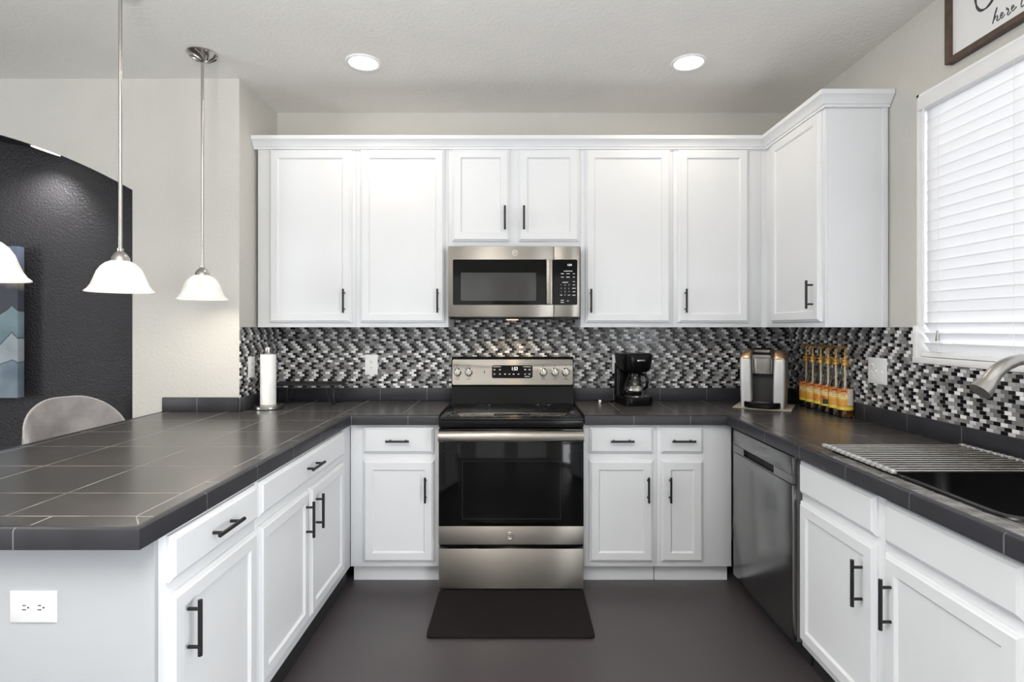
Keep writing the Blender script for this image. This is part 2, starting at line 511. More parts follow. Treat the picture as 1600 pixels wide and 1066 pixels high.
# left wall plane with the arched niche
arch = []
ax, az, ar = -3.75, -0.611, 3.2
hw = 1.592
for i in range(41):
    x = ax + hw - 2 * hw * i / 40
    arch.append((x, az + math.sqrt(ar * ar - (x - ax) ** 2)))
wl = MB()
vs, fs = [], []
for (x, z) in arch:
    vs += [(x, YS, z), (x, YS, ZC), (x, YS + .3, z)]
for i in range(40):
    a, b = i * 3, i * 3 + 3
    fs += [(a, b, b + 1, a + 1)]
wl.add(vs, fs)
struct('wall_arch', wl, 'wall', flat=True)
wl = MB()
wl.box(ax + hw, XS, YS, YB + .12, 0, ZC)
struct('wall_left', wl, 'wall', flat=True)
struct('wall_outer', MB().box(XL, ax - hw, YS, YB, 0, ZC), 'wall')
nb = MB()
nb.box(ax - hw, ax + hw, YS + .3, YS + .34, 0, 2.75)
vs, fs = [], []
for (x, z) in arch: vs += [(x, YS + .004, z + .002), (x, YS + .3, z + .002)]
for i in range(40): fs.append((i * 2, i * 2 + 2, i * 2 + 3, i * 2 + 1))
nb.add(vs, fs)
struct('wall_niche', nb, 'dark_wall', flat=True)
struct('wall_side', MB().box(XL - .1, XL, YF, YB, 0, ZC), 'wall')
struct('wall_rear', MB().box(XL, XR, YF - .1, YF, 0, ZC), 'wall')

d1 = MB()
for a, b in ((-1.40, -1.33), (.23, .30), (-.59, -.51)): d1.box(XR - .03, XR - .001, a, b, 0, 2.22, .004)
d1.box(XR - .03, XR - .001, -1.40, .30, 2.22, 2.30, .004); d1.box(XR - .03, XR - .001, -1.40, .30, 0.0, .12, .004)
struct('added_door_frame', d1, 'white_plastic')  # invented door frame, out of view, added around the right fill lamp
# mosaic backsplash
BS = MB()
BS.box(XS, XR, YB - .006, YB, 0.90, 1.45)
struct('trim_1', BS, 'mosaic_x')
BR = MB(); BR.box(XR - .006, XR, WY1, YB - .006, 0.92, 1.394); BR.box(XR - .006, XR, 0.4, WY1, 0.92, WZ0 - .012)
struct('trim_2', BR, 'mosaic_y')
struct('trim_3', MB().box(XS, XS + .006, YS + .002, YB - .006, 0.92, 1.394), 'mosaic_y')

# window with its frame and blind
wf = MB()
wf.box(XR + .002, XR + .12, WY1 - .012, WY1, WZ0, WZ1); wf.box(XR + .002, XR + .12, WY0, WY0 + .012, WZ0, WZ1)
wf.box(XR + .002, XR + .12, WY0, WY1, WZ1 - .012, WZ1)
wf.box(XR - .012, XR + .12, WY0 - .01, WY1 + .012, WZ0 - .012, WZ0 + .016, .004)
wf.box(XR - .009, XR + .004, WY1 - .012, WY1 + .012, WZ0, 1.40, .003)
for y0, y1 in ((WY0 + .012, WY0 + .06), (WY1 - .06, WY1 - .012), (1.69, 1.74)): wf.box(XR + .075, XR + .11, y0, y1, WZ0 + .016, WZ1 - .012, .004)
for z0, z1 in ((WZ0 + .016, WZ0 + .06), (WZ1 - .06, WZ1 - .012)): wf.box(XR + .075, XR + .11, WY0 + .012, WY1 - .012, z0, z1, .004)
win = struct('window_1', wf, 'white_plastic')
struct('window_pane', MB().box(XR + .09, XR + .094, WY0 + .05, WY1 - .05, WZ0 + .05, WZ1 - .05), 'pane', win)
bl = thing('window_blind', 'white horizontal slat blind lowered over the window above the sink', 'blind', (XR + .03, 1.715, WZ0 + .018))
sl = MB()
BY0, BY1 = WY0 + .02, WY1 - .022
nsl, pitch = 25, 0.0446
for i in range(nsl):
    zc = WZ0 + .058 + i * pitch
    a = R(85.5 if i > 2 else 55)
    vs, fs = [], []
    for j in range(7):
        t = (j / 6 - .5) * .0492
        cr = .0008 * (1 - (2 * j / 6 - 1) ** 2)
        dx, dz = -t * math.cos(a) + cr * math.sin(a), t * math.sin(a) + cr * math.cos(a)
        for yy in (BY0, BY1):
            for th in (0, .0012): vs.append((XR + .032 + dx + th * math.sin(a), yy, zc + dz + th * math.cos(a)))
    for j in range(6):
        b = j * 4
        fs += [(b, b + 4, b + 6, b + 2), (b + 1, b + 3, b + 7, b + 5), (b, b + 1, b + 5, b + 4), (b + 2, b + 6, b + 7, b + 3)]
    fs += [(0, 2, 3, 1), (24, 25, 27, 26)]
    sl.add(vs, fs)
obj('slats', sl, 'slat', bl)
obj('headrail', MB().box(XR - .006, XR + .06, BY0 - .004, BY1 + .0098, WZ1 - .075, WZ1 - .014, .004), 'white_plastic', bl)
obj('bottom_rail', MB().box(XR + .006, XR + .058, BY0, BY1, WZ0 + .018, WZ0 + .036, .004), 'white_plastic', bl)
for yy in (BY1 - .10, BY1 - .45, BY0 + .35):
    obj('ladder_cord', MB().cyl((XR + .004, yy, WZ0 + .03), (XR + .004, yy, WZ1 - .07), .0011, 6), 'white_plastic', bl)
wd = MB().cyl((XR - .008, BY1 - .03, WZ1 - .08), (XR - .008, BY1 - .03, 1.40), .004, 8)
obj('tilt_wand', wd, 'white_plastic', bl)
obj('cord_tassel', MB().cyl((XR + .001, BY1 - .1, 1.335), (XR + .001, BY1 - .1, 1.38), .009, 10, .004), 'nickel', bl)

# ------------------------------------------------------------------ cabinets
DOOR = [(0, 0), (0, .009), (.004, .013), (.009, .015), (.013, .02), (.05, .02), (.053, .017), (.058, .0115)]
DRAW = [(0, 0), (0, .009), (.004, .013), (.009, .015), (.013, .02)]
def pull(T, u, v, vert, parent, L=.14):
    mb = MB(T); hl = L / 2; r = .006
    if vert:
        mb.cyl((u, v - hl, .052), (u, v + hl, .052), r, 12)
        for s in (-1, 1): mb.cyl((u, v + s * hl * .68, .0195), (u, v + s * hl * .68, .052), .0048, 10)
    else:
        mb.cyl((u - hl, v, .052), (u + hl, v, .052), r, 12)
        for s in (-1, 1): mb.cyl((u + s * hl * .68, v, .0195), (u + s * hl * .68, v, .052), .0048, 10)
    return obj('handle', mb, 'black_metal', parent, props={'label': 'black bar pull'})
def door(T, u0, u1, v0, v1, root, hu=None, hv=None, L=.14):
    d = obj('door', MB(T).rings(u0, u1, v0, v1, DOOR), 'cab', root, ang=20)
    if hu is not None: pull(T, hu, hv, True, d, L)
    return d
def drawer(T, u0, u1, v0, v1, root, handle=True, L=.14, hu=None):
    d = obj('drawer', MB(T).rings(u0, u1, v0, v1, DRAW), 'cab', root, ang=20)
    if handle: pull(T, (u0 + u1) / 2 if hu is None else hu, (v0 + v1) / 2, False, d, L)
    return d

ZU0, ZU1 = 1.393, 2.452
YU = 3.222                       # face of the upper cabinets
T = BACK(YU)
G = 'white wall cabinets over the counter'
def upper(x0, x1, doors, label, z0=ZU0):
    root = thing('wall_cabinet', label, 'cabinet', ((x0 + x1) / 2, YB - .16, z0), G)
    obj('carcass', MB().box(x0, x1, YU, YB - .007 if z0 < 1.44 else YB - .001, z0, ZU1, .0015), 'cab', root)
    for a in doors: door(T, *a[:4], root, a[4], a[5])
    return root
upper(-1.535, -.952, [(-1.462, -.975, 1.42, 2.444, -1.014, 1.548)], 'tall white single door wall cabinet at the left end of the back wall run')
upper(-.951, -.404, [(-.924, -.424, 1.42, 2.444, -.463, 1.548)], 'tall white single door wall cabinet directly left of the microwave')
upper(-.403, .379, [(-.381, -.041, 1.90, 2.446, -.068, 2.035), (.012, .370, 1.90, 2.446, .044, 2.035)], 'short white double door wall cabinet above the microwave', 1.868)
upper(.380, .928, [(.408, .910, 1.42, 2.444, .437, 1.548)], 'tall white single door wall cabinet directly right of the microwave')
upper(.929, 1.452, [(.956, 1.372, 1.42, 2.444, .995, 1.548)], 'white single door wall cabinet above the coffee machines, ending at the corner')
XU = 1.485
root = thing('wall_cabinet', 'white wall cabinet on the right wall between the corner and the window', 'cabinet', (1.64, 2.9, ZU0), G)
mb = MB(); mb.box(XU, XR - .007, 2.612, YB - .007, ZU0, ZU1, .0015); mb.box(1.4525, XU + .001, YU + .001, YB - .01, ZU0, ZU1)
mb.box(XU + .012, XU + .30, 2.608, 2.613, ZU0 + .001, ZU1); mb.box(XR - .035, XR - .007, 2.602, 2.613, ZU0, ZU1, .002)
obj('carcass', mb, 'cab', root)
door(RIGHT(XU), 2.632, 3.135, 1.42, 2.444, root, 2.685, 1.555)
# crown along the tops
prof = [(0.0, 2.447), (.012, 2.447), (.013, 2.458), (.019, 2.461), (.021, 2.467), (.030, 2.480), (.040, 2.492), (.047, 2.497), (.047, 2.518), (.0, 2.518)]
vs, fs = [], []
for n, z in prof:
    vs += [(XS + .003, YU - n, z), (XU - n, YU - n, z), (XU - n, 2.605 - n, z), (XR - .004, 2.605 - n, z)]
k = len(prof)
for i in range(k):
    for j in range(3):
        a, b = i * 4 + j, ((i + 1) % k) * 4 + j
        fs.append((a, a + 1, b + 1, b))
fs += [tuple(i * 4 for i in range(k)), tuple(i * 4 + 3 for i in range(k))]
tag(obj('crown_molding', MB().add(vs, fs), 'cab', ang=20), 'white stepped crown molding running along the tops of the wall cabinets', 'molding')

ZB0, ZB1 = .098, .868
GB = 'white base cabinets under the counters'
# back wall, left and right of the range
YBF = 2.938
TB = BACK(YBF)
def base_back(x0, x1, items, label):
    root = thing('base_cabinet', label, 'cabinet', ((x0 + x1) / 2, 3.2, 0), GB)
    obj('carcass', MB().box(x0, x1, YBF, YB - .01, ZB0, ZB1, .0015), 'cab', root)
    obj('toe_kick', MB().box(x0 + .002, x1 - .002, YBF + .055, YBF + .075, .0, ZB0), 'cab', root)
    for u0, u1, hu in items:
        drawer(TB, u0, u1, .714, .855, root, L=.125)
        door(TB, u0, u1, .128, .676, root, hu, .525, .135)
base_back(-.898, -.416, [(-.826, -.444, -.487)], 'white base cabinet with one drawer and one door left of the range')
base_back(.362, .758, [(.392, .738, .705)], 'white base cabinet with one drawer and one door directly right of the range')
base_back(.759, 1.163, [(.780, 1.006, .823)], 'narrow white drawer and door base cabinet between the range side cabinet and dishwasher')
# peninsula
XF = -.90
TL = LEFT(XF)
def base_left(y0, y1, label):
    root = thing('base_cabinet', label, 'cabinet', (-1.2, (y0 + y1) / 2, 0), GB)
    obj('carcass', MB().box(-1.50, XF, y0, y1, ZB0, ZB1, .0015), 'cab', root)
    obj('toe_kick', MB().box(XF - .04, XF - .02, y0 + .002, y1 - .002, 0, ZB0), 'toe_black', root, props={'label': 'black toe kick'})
    return root
r1 = base_left(1.362, 1.862, 'white drawer and door base cabinet at the free end of the peninsula')
drawer(TL, 1.392, 1.852, .738, .858, r1)
door(TL, 1.392, 1.852, .145, .704, r1, 1.455, .588, .15)
r2 = base_left(1.863, YBF - .001, 'white double door base cabinet in the peninsula beside the inside corner')
drawer(TL, 1.877, 2.79, .738, .858, r2)
door(TL, 1.877, 2.315, .145, .704, r2, 2.272, .588, .15)
door(TL, 2.335, 2.79, .145, .704, r2, 2.383, .588, .15)
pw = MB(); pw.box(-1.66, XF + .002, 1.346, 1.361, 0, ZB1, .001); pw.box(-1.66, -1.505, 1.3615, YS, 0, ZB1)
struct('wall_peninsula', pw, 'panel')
# right run
XRF = 1.165
TR = RIGHT(XRF)
def base_right(y0, y1, label, za=ZB1, zb=ZB1):
    root = thing('base_cabinet', label, 'cabinet', (1.45, (y0 + y1) / 2, 0), GB)
    mb = MB(); mb.box(XRF, XRF + .02, y0, y1, ZB0, ZB1, .0015)
    mb.box(XRF + .02, XR - .012, y0, y0 + .016, ZB0, za); mb.box(XRF + .02, XR - .012, y1 - .016, y1, ZB0, zb)
    mb.box(XRF + .02, XR - .012, y0 + .016, y1 - .016, ZB0, ZB0 + .016); mb.box(XR - .02, XR - .012, y0 + .016, y1 - .016, ZB0, ZB1)
    obj('carcass', mb, 'cab', root)
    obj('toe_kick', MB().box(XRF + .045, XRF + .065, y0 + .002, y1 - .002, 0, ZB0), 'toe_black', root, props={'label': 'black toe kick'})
    return root
r3 = base_right(1.715, 2.212, 'white drawer and door base cabinet between the dishwasher and sink cabinet', za=.69)
drawer(TR, 1.742, 2.205, .722, .852, r3, False)
door(TR, 1.742, 2.205, .128, .690, r3, 1.800, .545, .155)
r4 = base_right(.72, 1.714, 'wide white sink base cabinet with false drawer fronts under the black sink', zb=.69)
drawer(TR, 1.232, 1.698, .722, .852, r4, False)
door(TR, 1.232, 1.698, .128, .690, r4, 1.660, .545, .155)
drawer(TR, .742, 1.205, .722, .852, r4, False)
door(TR, .742, 1.205, .128, .690, r4, .80, .545, .155)

# ------------------------------------------------------------------ countertops
ZT, ZE = .92, .87
def rounded_edge(path, z0, z1, t=.012):
    """strip of edge tile along an axis-aligned path, outward normal to the right of travel"""
    prof = [(0, z0), (.0, z1 - .007), (-.0022, z1 - .0022), (-.007, z1 + .0006), (-t - .01, z1 + .0006), (-t - .01, z0)]
    k = len(path); vs, fs = [], []
    for i, (x, y) in enumerate(path):
        p = Vector((x, y)); nsum = []
        if i: d = (p - Vector(path[i - 1])).normalized(); nsum.append(Vector((d.y, -d.x)))
        if i < k - 1: d = (Vector(path[i + 1]) - p).normalized(); nsum.append(Vector((d.y, -d.x)))
        n = nsum[0] if len(nsum) == 1 else nsum[0] + nsum[1]
        for o, z in prof: vs.append((x + n.x * o, y + n.y * o, z))
    q = len(prof)
    for i in range(k - 1):
        for j in range(q):
            a, b = i * q + j, i * q + (j + 1) % q
            fs.append((a, b, b + q, a + q))
    fs += [tuple(range(q)), tuple(range((k - 1) * q, k * q))]
    return MB().add(vs, fs)
ct = thing('countertop', 'dark grey tiled peninsula countertop wrapping to the left of the range', 'countertop', (-1.3, 2.2, ZE), 'tiled countertops')
mb = MB(); mb.box(-1.985, -.898, 1.288, YS - .001, ZE + .001, ZT); mb.box(XS + .001, -.898, YS - .001, YB - .007, ZE + .001, ZT); mb.box(-.898, -.418, 2.912, YB - .007, ZE + .001, ZT)
obj('top_tiles', mb, 'top_left', ct)
obj('edge_tiles', rounded_edge([(-1.997, YS - .002), (-1.997, 1.276), (-.886, 1.276), (-.886, 2.90), (-.416, 2.90), ], ZE, ZT), 'edge', ct, props={'label': 'slate blue edge tiles'})
up = MB(); up.box(-1.985, XS, YS - .014, YS - .001, ZT, 1.0, .004); up.box(XS + .0065, XS + .0195, YS - .014, YB - .02, ZT, 1.0, .004)
up.box(XS + .0065, -.418, YB - .02, YB - .0065, ZT, 1.0, .004)
obj('upstand', up, 'edge', ct, props={'label': 'low slate upstand'})
SX0, SX1, SY0, SY1 = 1.215, 1.665, 1.325, 2.105
YR0 = .42
ct2 = thing('countertop', 'dark grey tiled countertop right of the range and around the sink', 'countertop', (1.4, 2.2, ZE), 'tiled countertops')
mb = MB(); mb.box(.368, 1.137, 2.912, YB - .007, ZE + .001, ZT); mb.box(1.137, XR - .007, SY1, YB - .007, ZE + .001, ZT)
mb.box(1.137, XR - .007, YR0, SY0, ZE + .001, ZT); mb.box(1.137, SX0, SY0, SY1, ZE + .001, ZT); mb.box(SX1, XR - .007, SY0, SY1, ZE + .001, ZT)
obj('top_tiles', mb, 'top_right', ct2)
obj('edge_tiles', rounded_edge([(.366, 2.90), (1.125, 2.90), (1.125, YR0)], ZE, ZT), 'edge', ct2, props={'label': 'slate blue edge tiles'})
up = MB(); up.box(.368, XR - .0065, YB - .02, YB - .0065, ZT, 1.0, .004); up.box(XR - .0195, XR - .0065, YR0, YB - .02, ZT, 1.0, .004)
obj('upstand', up, 'edge', ct2, props={'label': 'low slate upstand'})

# ------------------------------------------------------------------ sink, faucet, drying rack
sk = thing('sink', 'black rectangular kitchen sink set into the counter below the window', 'sink', ((SX0 + SX1) / 2, (SY0 + SY1) / 2, .70))
def rrect(x0, x1, y0, y1, r, n=6):
    pts = []
    for cx, cy, a0 in ((x1 - r, y1 - r, 0), (x0 + r, y1 - r, 90), (x0 + r, y0 + r, 180), (x1 - r, y0 + r, 270)):
        for i in range(n + 1):
            q = R(a0 + 90 * i / n); pts.append((cx + r * math.cos(q), cy + r * math.sin(q)))
    return pts
def loops(mb, lst, cap=True):
    vs, fs = [], []; k = len(lst[0][0])
    for pts, z in lst: vs += [(x, y, z) for x, y in pts]
    for i in range(len(lst) - 1):
        for j in range(k): fs.append((i * k + j, i * k + (j + 1) % k, (i + 1) * k + (j + 1) % k, (i + 1) * k + j))
    if cap: fs.append(tuple(range((len(lst) - 1) * k, len(lst) * k)))
    return mb.add(vs, fs)
mb = MB()
ins = lambda d, r: rrect(SX0 + d, SX1 - d, SY0 + d, SY1 - d, r)
loops(mb, [(ins(.014, .045), .905), (ins(.016, .045), .74), (ins(.03, .04), .715), (ins(.06, .03), .71)])
loops(mb, [(ins(.010, .05), .90), (ins(.010, .05), .70)], True)
obj('basin', mb, 'sink', sk)
mb = MB(); loops(mb, [(ins(-.012, .06), ZT + .0005), (ins(-.010, .06), ZT + .006), (ins(.0, .055), ZT + .009), (ins(.010, .05), ZT + .006), (ins(.014, .045), .905)], False)
obj('rim', mb, 'black_plastic', sk, props={'label': 'glossy black rim'})
mb = MB().lathe([(.0, .006), (.03, .006), (.042, .002), (.044, 0)], (1.44, 1.715, .7105), 24)
obj('drain', mb, 'nickel', sk)
FY = 1.68
fa = thing('faucet', 'brushed nickel gooseneck pull-down faucet at the sink in front of the window', 'faucet', (1.715, FY, ZT))
obj('base', MB().lathe([(.0, .0005), (.030, .0005), (.030, .006), (.026, .012), (.024, .05), (.021, .07), (0, .07)], (1.715, FY, ZT), 24), 'nickel', fa)
pts = [(1.715, FY, ZT + .06), (1.715, FY, 1.16)]
cxa, cza, ra = 1.580, 1.16, .135
for i in range(1, 15):
    q = R(150 * i / 14); pts.append((cxa + ra * math.cos(q), FY, cza + ra * math.sin(q)))
e0 = Vector(pts[-1]); tdir = (Vector(pts[-1]) - Vector(pts[-2])).normalized()
n0 = len(pts)
obj('spout', MB().tube(pts, .0175, 16), 'nickel', fa)
# head follows on from the arc, widening to the outlet
hp = [e0 + tdir * t - Vector((0.0, 0, 0)) for t in (0, .013, .027, .040)]
hp = [(p.x + 0.02 * (i / 3) ** 2 * -.3, p.y, p.z) for i, p in enumerate(hp)]
obj('spray_head', MB().tube(pts[-5:-1] + hp, [.0186, .0195, .0205, .0215, .023, .026, .029, .031], 20), 'nickel', fa)
obj('lever', MB().tube([(1.715, FY - .02, .97), (1.715, FY - .05, .985), (1.70, FY - .10, 1.02)], [.009, .008, .006], 10), 'nickel', fa)
rk = thing('drying_rack', 'roll up stainless rod drying rack laid across the far half of the sink', 'rack', (1.46, 1.915, ZT + .01))
zr = ZT + .0155
ny = 14
for i in range(ny):
    y = 1.729 + i * .0288
    obj('rod', MB().cyl((1.192, y, zr), (1.735, y, zr), .0036, 10), 'rodmetal', rk)
for x in (1.197, 1.730):
    mb = MB()
    for i in range(ny): 
        y = 1.729 + i * .0288
        mb.box(x - .009, x + .009, y - .0105, y + .0105, zr - .0062, zr + .0062, .003)
    obj('edge_strip', mb, 'silver_plastic', rk)

# ------------------------------------------------------------------ dishwasher
dw = thing('dishwasher', 'dark stainless dishwasher under the right hand counter', 'dishwasher', (1.45, 2.53, 0))
D0, D1 = 2.226, 2.832
TD = RIGHT(1.152)
obj('body', MB().box(1.1525, 1.74, D0 + .004, D1 - .004, .10, .862), 'dull_metal', dw)
obj('door', MB(TD).box(D0, D1, .105, .746, 0, .022, .004), 'dark_steel', dw)
mb = MB(TD)
h0, h1, g0, g1 = 2.385, 2.70, .752, .785
mb.box(D0, D1, g1, .864, 0, .022, .003); mb.box(D0, h0, .749, g1, 0, .022); mb.box(h1, D1, .749, g1, 0, .022); mb.box(h0, h1, .749, g0, 0, .022)
cs = obj('control_strip', mb, 'dark_steel', dw)
obj('pocket_handle', MB(TD).box(h0, h1, g0, g1, 0, .003), 'black_matte', cs)
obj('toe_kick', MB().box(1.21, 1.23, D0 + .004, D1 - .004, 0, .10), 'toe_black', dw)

# ------------------------------------------------------------------ range
RX0, RX1 = -.410, .354
rg = thing('range', 'stainless and black glass freestanding electric range', 'stove', ((RX0 + RX1) / 2, 3.15, 0))
obj('body', MB().box(RX0 + .004, RX1 - .004, 2.905, 3.50, .03, .898, .003), 'black_matte', rg)
for x in (RX0 + .06, RX1 - .06):
    for y in (2.96, 3.44): obj('leveling_foot', MB().cyl((x, y, 0), (x, y, .031), .018, 12), 'black_plastic', rg)
mb = MB(); mb.box(RX0, RX1, 2.856, 3.42, .898, .914, .005); mb.box(RX0, RX1, 2.856, 2.90, .866, .905, .006)
ck = obj('cooktop_frame', mb, 'black_plastic', rg)
obj('cooktop_glass', MB().box(RX0 + .02, RX1 - .02, 2.885, 3.40, .9135, .9165, .001), 'black_glass', rg)
M['burner'] = plain('burner_print', S(26, 26, 27), 0.15)
for x, y, r in ((-.20, 3.02, .115), (.15, 3.02, .09), (-.20, 3.27, .08), (.15, 3.27, .10)):
    obj('burner_ring', MB().lathe([(r - .0015, 0), (r - .0015, .0004), (r, .0004), (r, 0), (r - .0015, 0)], (x, y, .9165), 48), 'burner', rg)
TG = BACK(2.90)
dr = obj('oven_door', MB(TG).box(RX0 + .001, RX1 - .001, .250, .858, .001, .044, .003), 'black_plastic', rg)
obj('glass', MB(TG).box(RX0 + .001, RX1 - .001, .347, .855, .0441, .0475, .001), 'black_glass', dr)
mb = MB(TG)
mb.rings(-.285, .232, .385, .69, [(0, .0474), (0, .0479), (.0016, .0479), (.0016, .0474)], cap=False, back=False)
obj('window_outline', mb, plain('window_print', S(52, 52, 52), 0.2), dr)
lower = obj('lower_trim', MB(TG).box(RX0 + .001, RX1 - .001, .251, .347, .0441, .0485, .001), 'steel', dr)
lower = dr
def emblem(T, u, v, n, r, parent, mat):
    mb = MB(T)
    ring = [(u + r * math.cos(q), v + r * math.sin(q), n) for q in [2 * math.pi * i / 28 for i in range(28)]]
    mb.tube(ring, r * .1, 6, True)
    for s in (-1, 1):
        lp = [(u + s * r * .3 + r * .28 * math.cos(q), v + r * (.42 * math.sin(q)), n) for q in [2 * math.pi * i / 18 for i in range(15)]]
        mb.tube(lp, r * .08, 5)
    return obj('emblem', mb, mat, parent, props={'label': 'round monogram emblem'})
emblem(TG, -.035, .298, .0488, .017, lower, 'nickel')
hd = MB(TG)
poly = [(.058, .800), (.084, .798), (.096, .808), (.098, .826), (.094, .842), (.082, .852), (.058, .853)]
hd.prism(poly, RX0 + .004, RX1 - .004, lambda a, b, h: (h, b, a))
hd.box(RX0 + .004, RX0 + .05, .81, .845, .044, .062, .003); hd.box(RX1 - .05, RX1 - .004, .81, .845, .044, .062, .003)
obj('handle', hd, 'steel', dr, ang=50)
obj('storage_drawer', MB(TG).box(RX0 + .001, RX1 - .001, .018, .229, .001, .048, .003), 'steel', rg)
# backguard
bg = MB()
bg.prism([(3.40, .90), (3.415, 1.02), (3.405, 1.026), (3.415, 1.196), (3.43, 1.205), (3.50, 1.205), (3.51, .90)], RX0 + .002, RX1 + .004, lambda a, b, h: (h, a, b))
bgo = obj('backguard', bg, 'black_plastic', rg, flat=True)
TP = lambda u, v, n: (u, 3.405 + (v - 1.026) * .0588 - n, v)
pn = MB(TP); pn.prism(rrect(RX0 + .007, RX1 - .001, 1.033, 1.190, .010, 4), .0, .004)
ctrl = obj('control_panel', pn, 'steel', rg)
dp = MB(TP); dp.prism(rrect(-.154, .101, 1.074, 1.154, .010, 4), .0035, .006)
disp = obj('display', dp, 'black_glass', ctrl)
obj('digits', text_mb('1:53', .030, lambda x, y, z: TP(x * .8 - .012, 1.132 + y, .0063 + z)), 'digits', ctrl)
marks = [(u, 1.127, .006) for u in (-.138, -.104, .054, .082)] + [(u, 1.099, .005) for u in (-.138, -.104, -.072, -.044, -.018, .012, .054, .082)]
for u, v, h in marks: obj('touch_key', MB(TP).box(u - h, u + h, v - .003, v + .003, .006, .0064), 'legend', ctrl)
for u, v, h in ((-.122, 1.145, .024), (.066, 1.145, .024), (.067, 1.0845, .015)): obj('printed_legend', MB(TP).box(u - h, u + h, v - .0018, v + .0018, .006, .0064), 'legend', ctrl)
for u in (-.371, -.30, .168, .241, .309):
    obj('printed_legend', MB(TP).box(u - .006, u + .006, 1.153, 1.156, .004, .0044), 'slot', ctrl)
    obj('printed_legend', MB(TP).box(u - .014, u + .014, 1.066, 1.0685, .004, .0044), 'slot', ctrl)
obj('indicator', MB(TP).box(-.204, -.198, 1.104, 1.120, .004, .0044), 'slot', ctrl)
for u in (-.370, -.299, .168, .241, .309):
    v = 1.113
    kb = MB(TP)
    prof = [(.025, .004), (.025, .008), (.022, .010), (.021, .026), (.018, .029), (0, .029)]
    n = 28; vs = []; fs = []
    for r, h in prof:
        for j in range(n): q = 2 * math.pi * j / n; vs.append((u + r * math.cos(q), v + r * math.sin(q), h))
    for i in range(len(prof) - 1):
        for j in range(n): fs.append((i * n + j, i * n + (j + 1) % n, (i + 1) * n + (j + 1) % n, (i + 1) * n + j))
    kb.add(vs, fs)
    kb.box(u - .005, u + .005, v - .021, v + .022, .026, .038, .002)
    obj('knob', kb, 'nickel', ctrl)

# ------------------------------------------------------------------ microwave
YM = 3.13
MX0, MX1 = -.395, .366
mw = thing('microwave', 'stainless over-the-range microwave with black glass door', 'microwave', (-.015, 3.33, 1.447))
TM = BACK(YM + .03)
obj('body', MB().box(MX0 + .003, MX1 - .003, YM + .031, YB - .008, 1.45, 1.862, .003), 'black_matte', mw)
dm = obj('door', MB(TM).box(MX0, .2145, 1.452, 1.861, 0, .03, .003), 'steel', mw)
cpn = obj('control_panel', MB(TM).box(.2155, MX1, 1.452, 1.861, 0, .03, .003), 'steel', mw)
gl = MB(TM); gl.prism(rrect(-.367, .2143, 1.522, 1.784, .008, 4), .0295, .0315)
gd = obj('door_glass', gl, 'black_glass', dm)
gl = MB(TM); gl.prism(rrect(-.321, .113, 1.546, 1.708, .006, 4), .0312, .0322)
obj('window', gl, 'window_glass_dark', dm)
hb = MB(TM)
hb.box(.170, .206, 1.523, 1.783, .052, .064, .005); hb.box(.176, .200, 1.530, 1.56, .031, .054); hb.box(.176, .200, 1.745, 1.775, .031, .054)
obj('handle', hb, 'steel', dm)
gl = MB(TM); gl.prism(rrect(.2157, .351, 1.522, 1.784, .008, 4), .0295, .0315)
cpl = obj('panel_glass', gl, 'black_glass', cpn)
cpl = cpn
obj('digits', text_mb('1:54', .017, lambda x, y, z: TM(.306 + x * .9, 1.752 + y, .0318 + z)), 'digits', cpl)
for i, rw in enumerate(('1', '2', '3', '4', '5', '6', '7', '8', '9', '', '0', '')):
    if rw:
        r_, c_ = divmod(i, 3)
        obj('key', text_mb(rw, .012, lambda x, y, z, r_=r_, c_=c_: TM(.2575 + c_ * .0225 + x, 1.637 - r_ * .0195 + y, .0318 + z), .0002), 'legend', cpl)
for u, v, wd_ in ((.298, 1.717, .05), (.264, 1.702, .018), (.297, 1.702, .02), (.331, 1.702, .012), (.264, 1.682, .016), (.297, 1.682, .02), (.331, 1.682, .01),
                 (.281, 1.652, .032), (.331, 1.656, .010), (.331, 1.637, .012), (.331, 1.618, .02), (.331, 1.598, .014), (.331, 1.578, .018),
                 (.2575, 1.5785, .012), (.3025, 1.5785, .012), (.264, 1.548, .018), (.264, 1.536, .020), (.296, 1.545, .010)):
    obj('key', MB(TM).box(u - wd_ / 2, u + wd_ / 2, v - .0022, v + .0022, .0315, .0319), 'legend', cpl)
emblem(TM, -.009, 1.823, .0305, .0155, dm, 'white_plastic')
vb = MB(); vb.box(MX0 + .01, MX1 - .01, YM + .01, YM + .30, 1.440, 1.451, .003)
for i in range(5): vb.box(-.34 + i * .012, -.333 + i * .012, YM + .03, YM + .26, 1.436, 1.441)
under = obj('underside', vb, 'black_plastic', mw)
obj('cooktop_lamp', MB().box(-.06, .01, YM + .10, YM + .15, 1.437, 1.4405), 'warm_lens', under)
lo = lamp('hood_light', 'SPOT', (-.02, YM + .16, 1.432), 5, (1, .74, .42), mw, spot_size=R(150), spot_blend=.6, shadow_soft_size=.03)

# ------------------------------------------------------------------ floor mat
mb = MB(); mb.prism(rrect(-.405, .352, 2.425, 2.855, .02, 5), .0005, .012)
tag(obj('floor_mat', mb, 'mat'), 'thin black rubber mat on the floor in front of the range', 'mat')

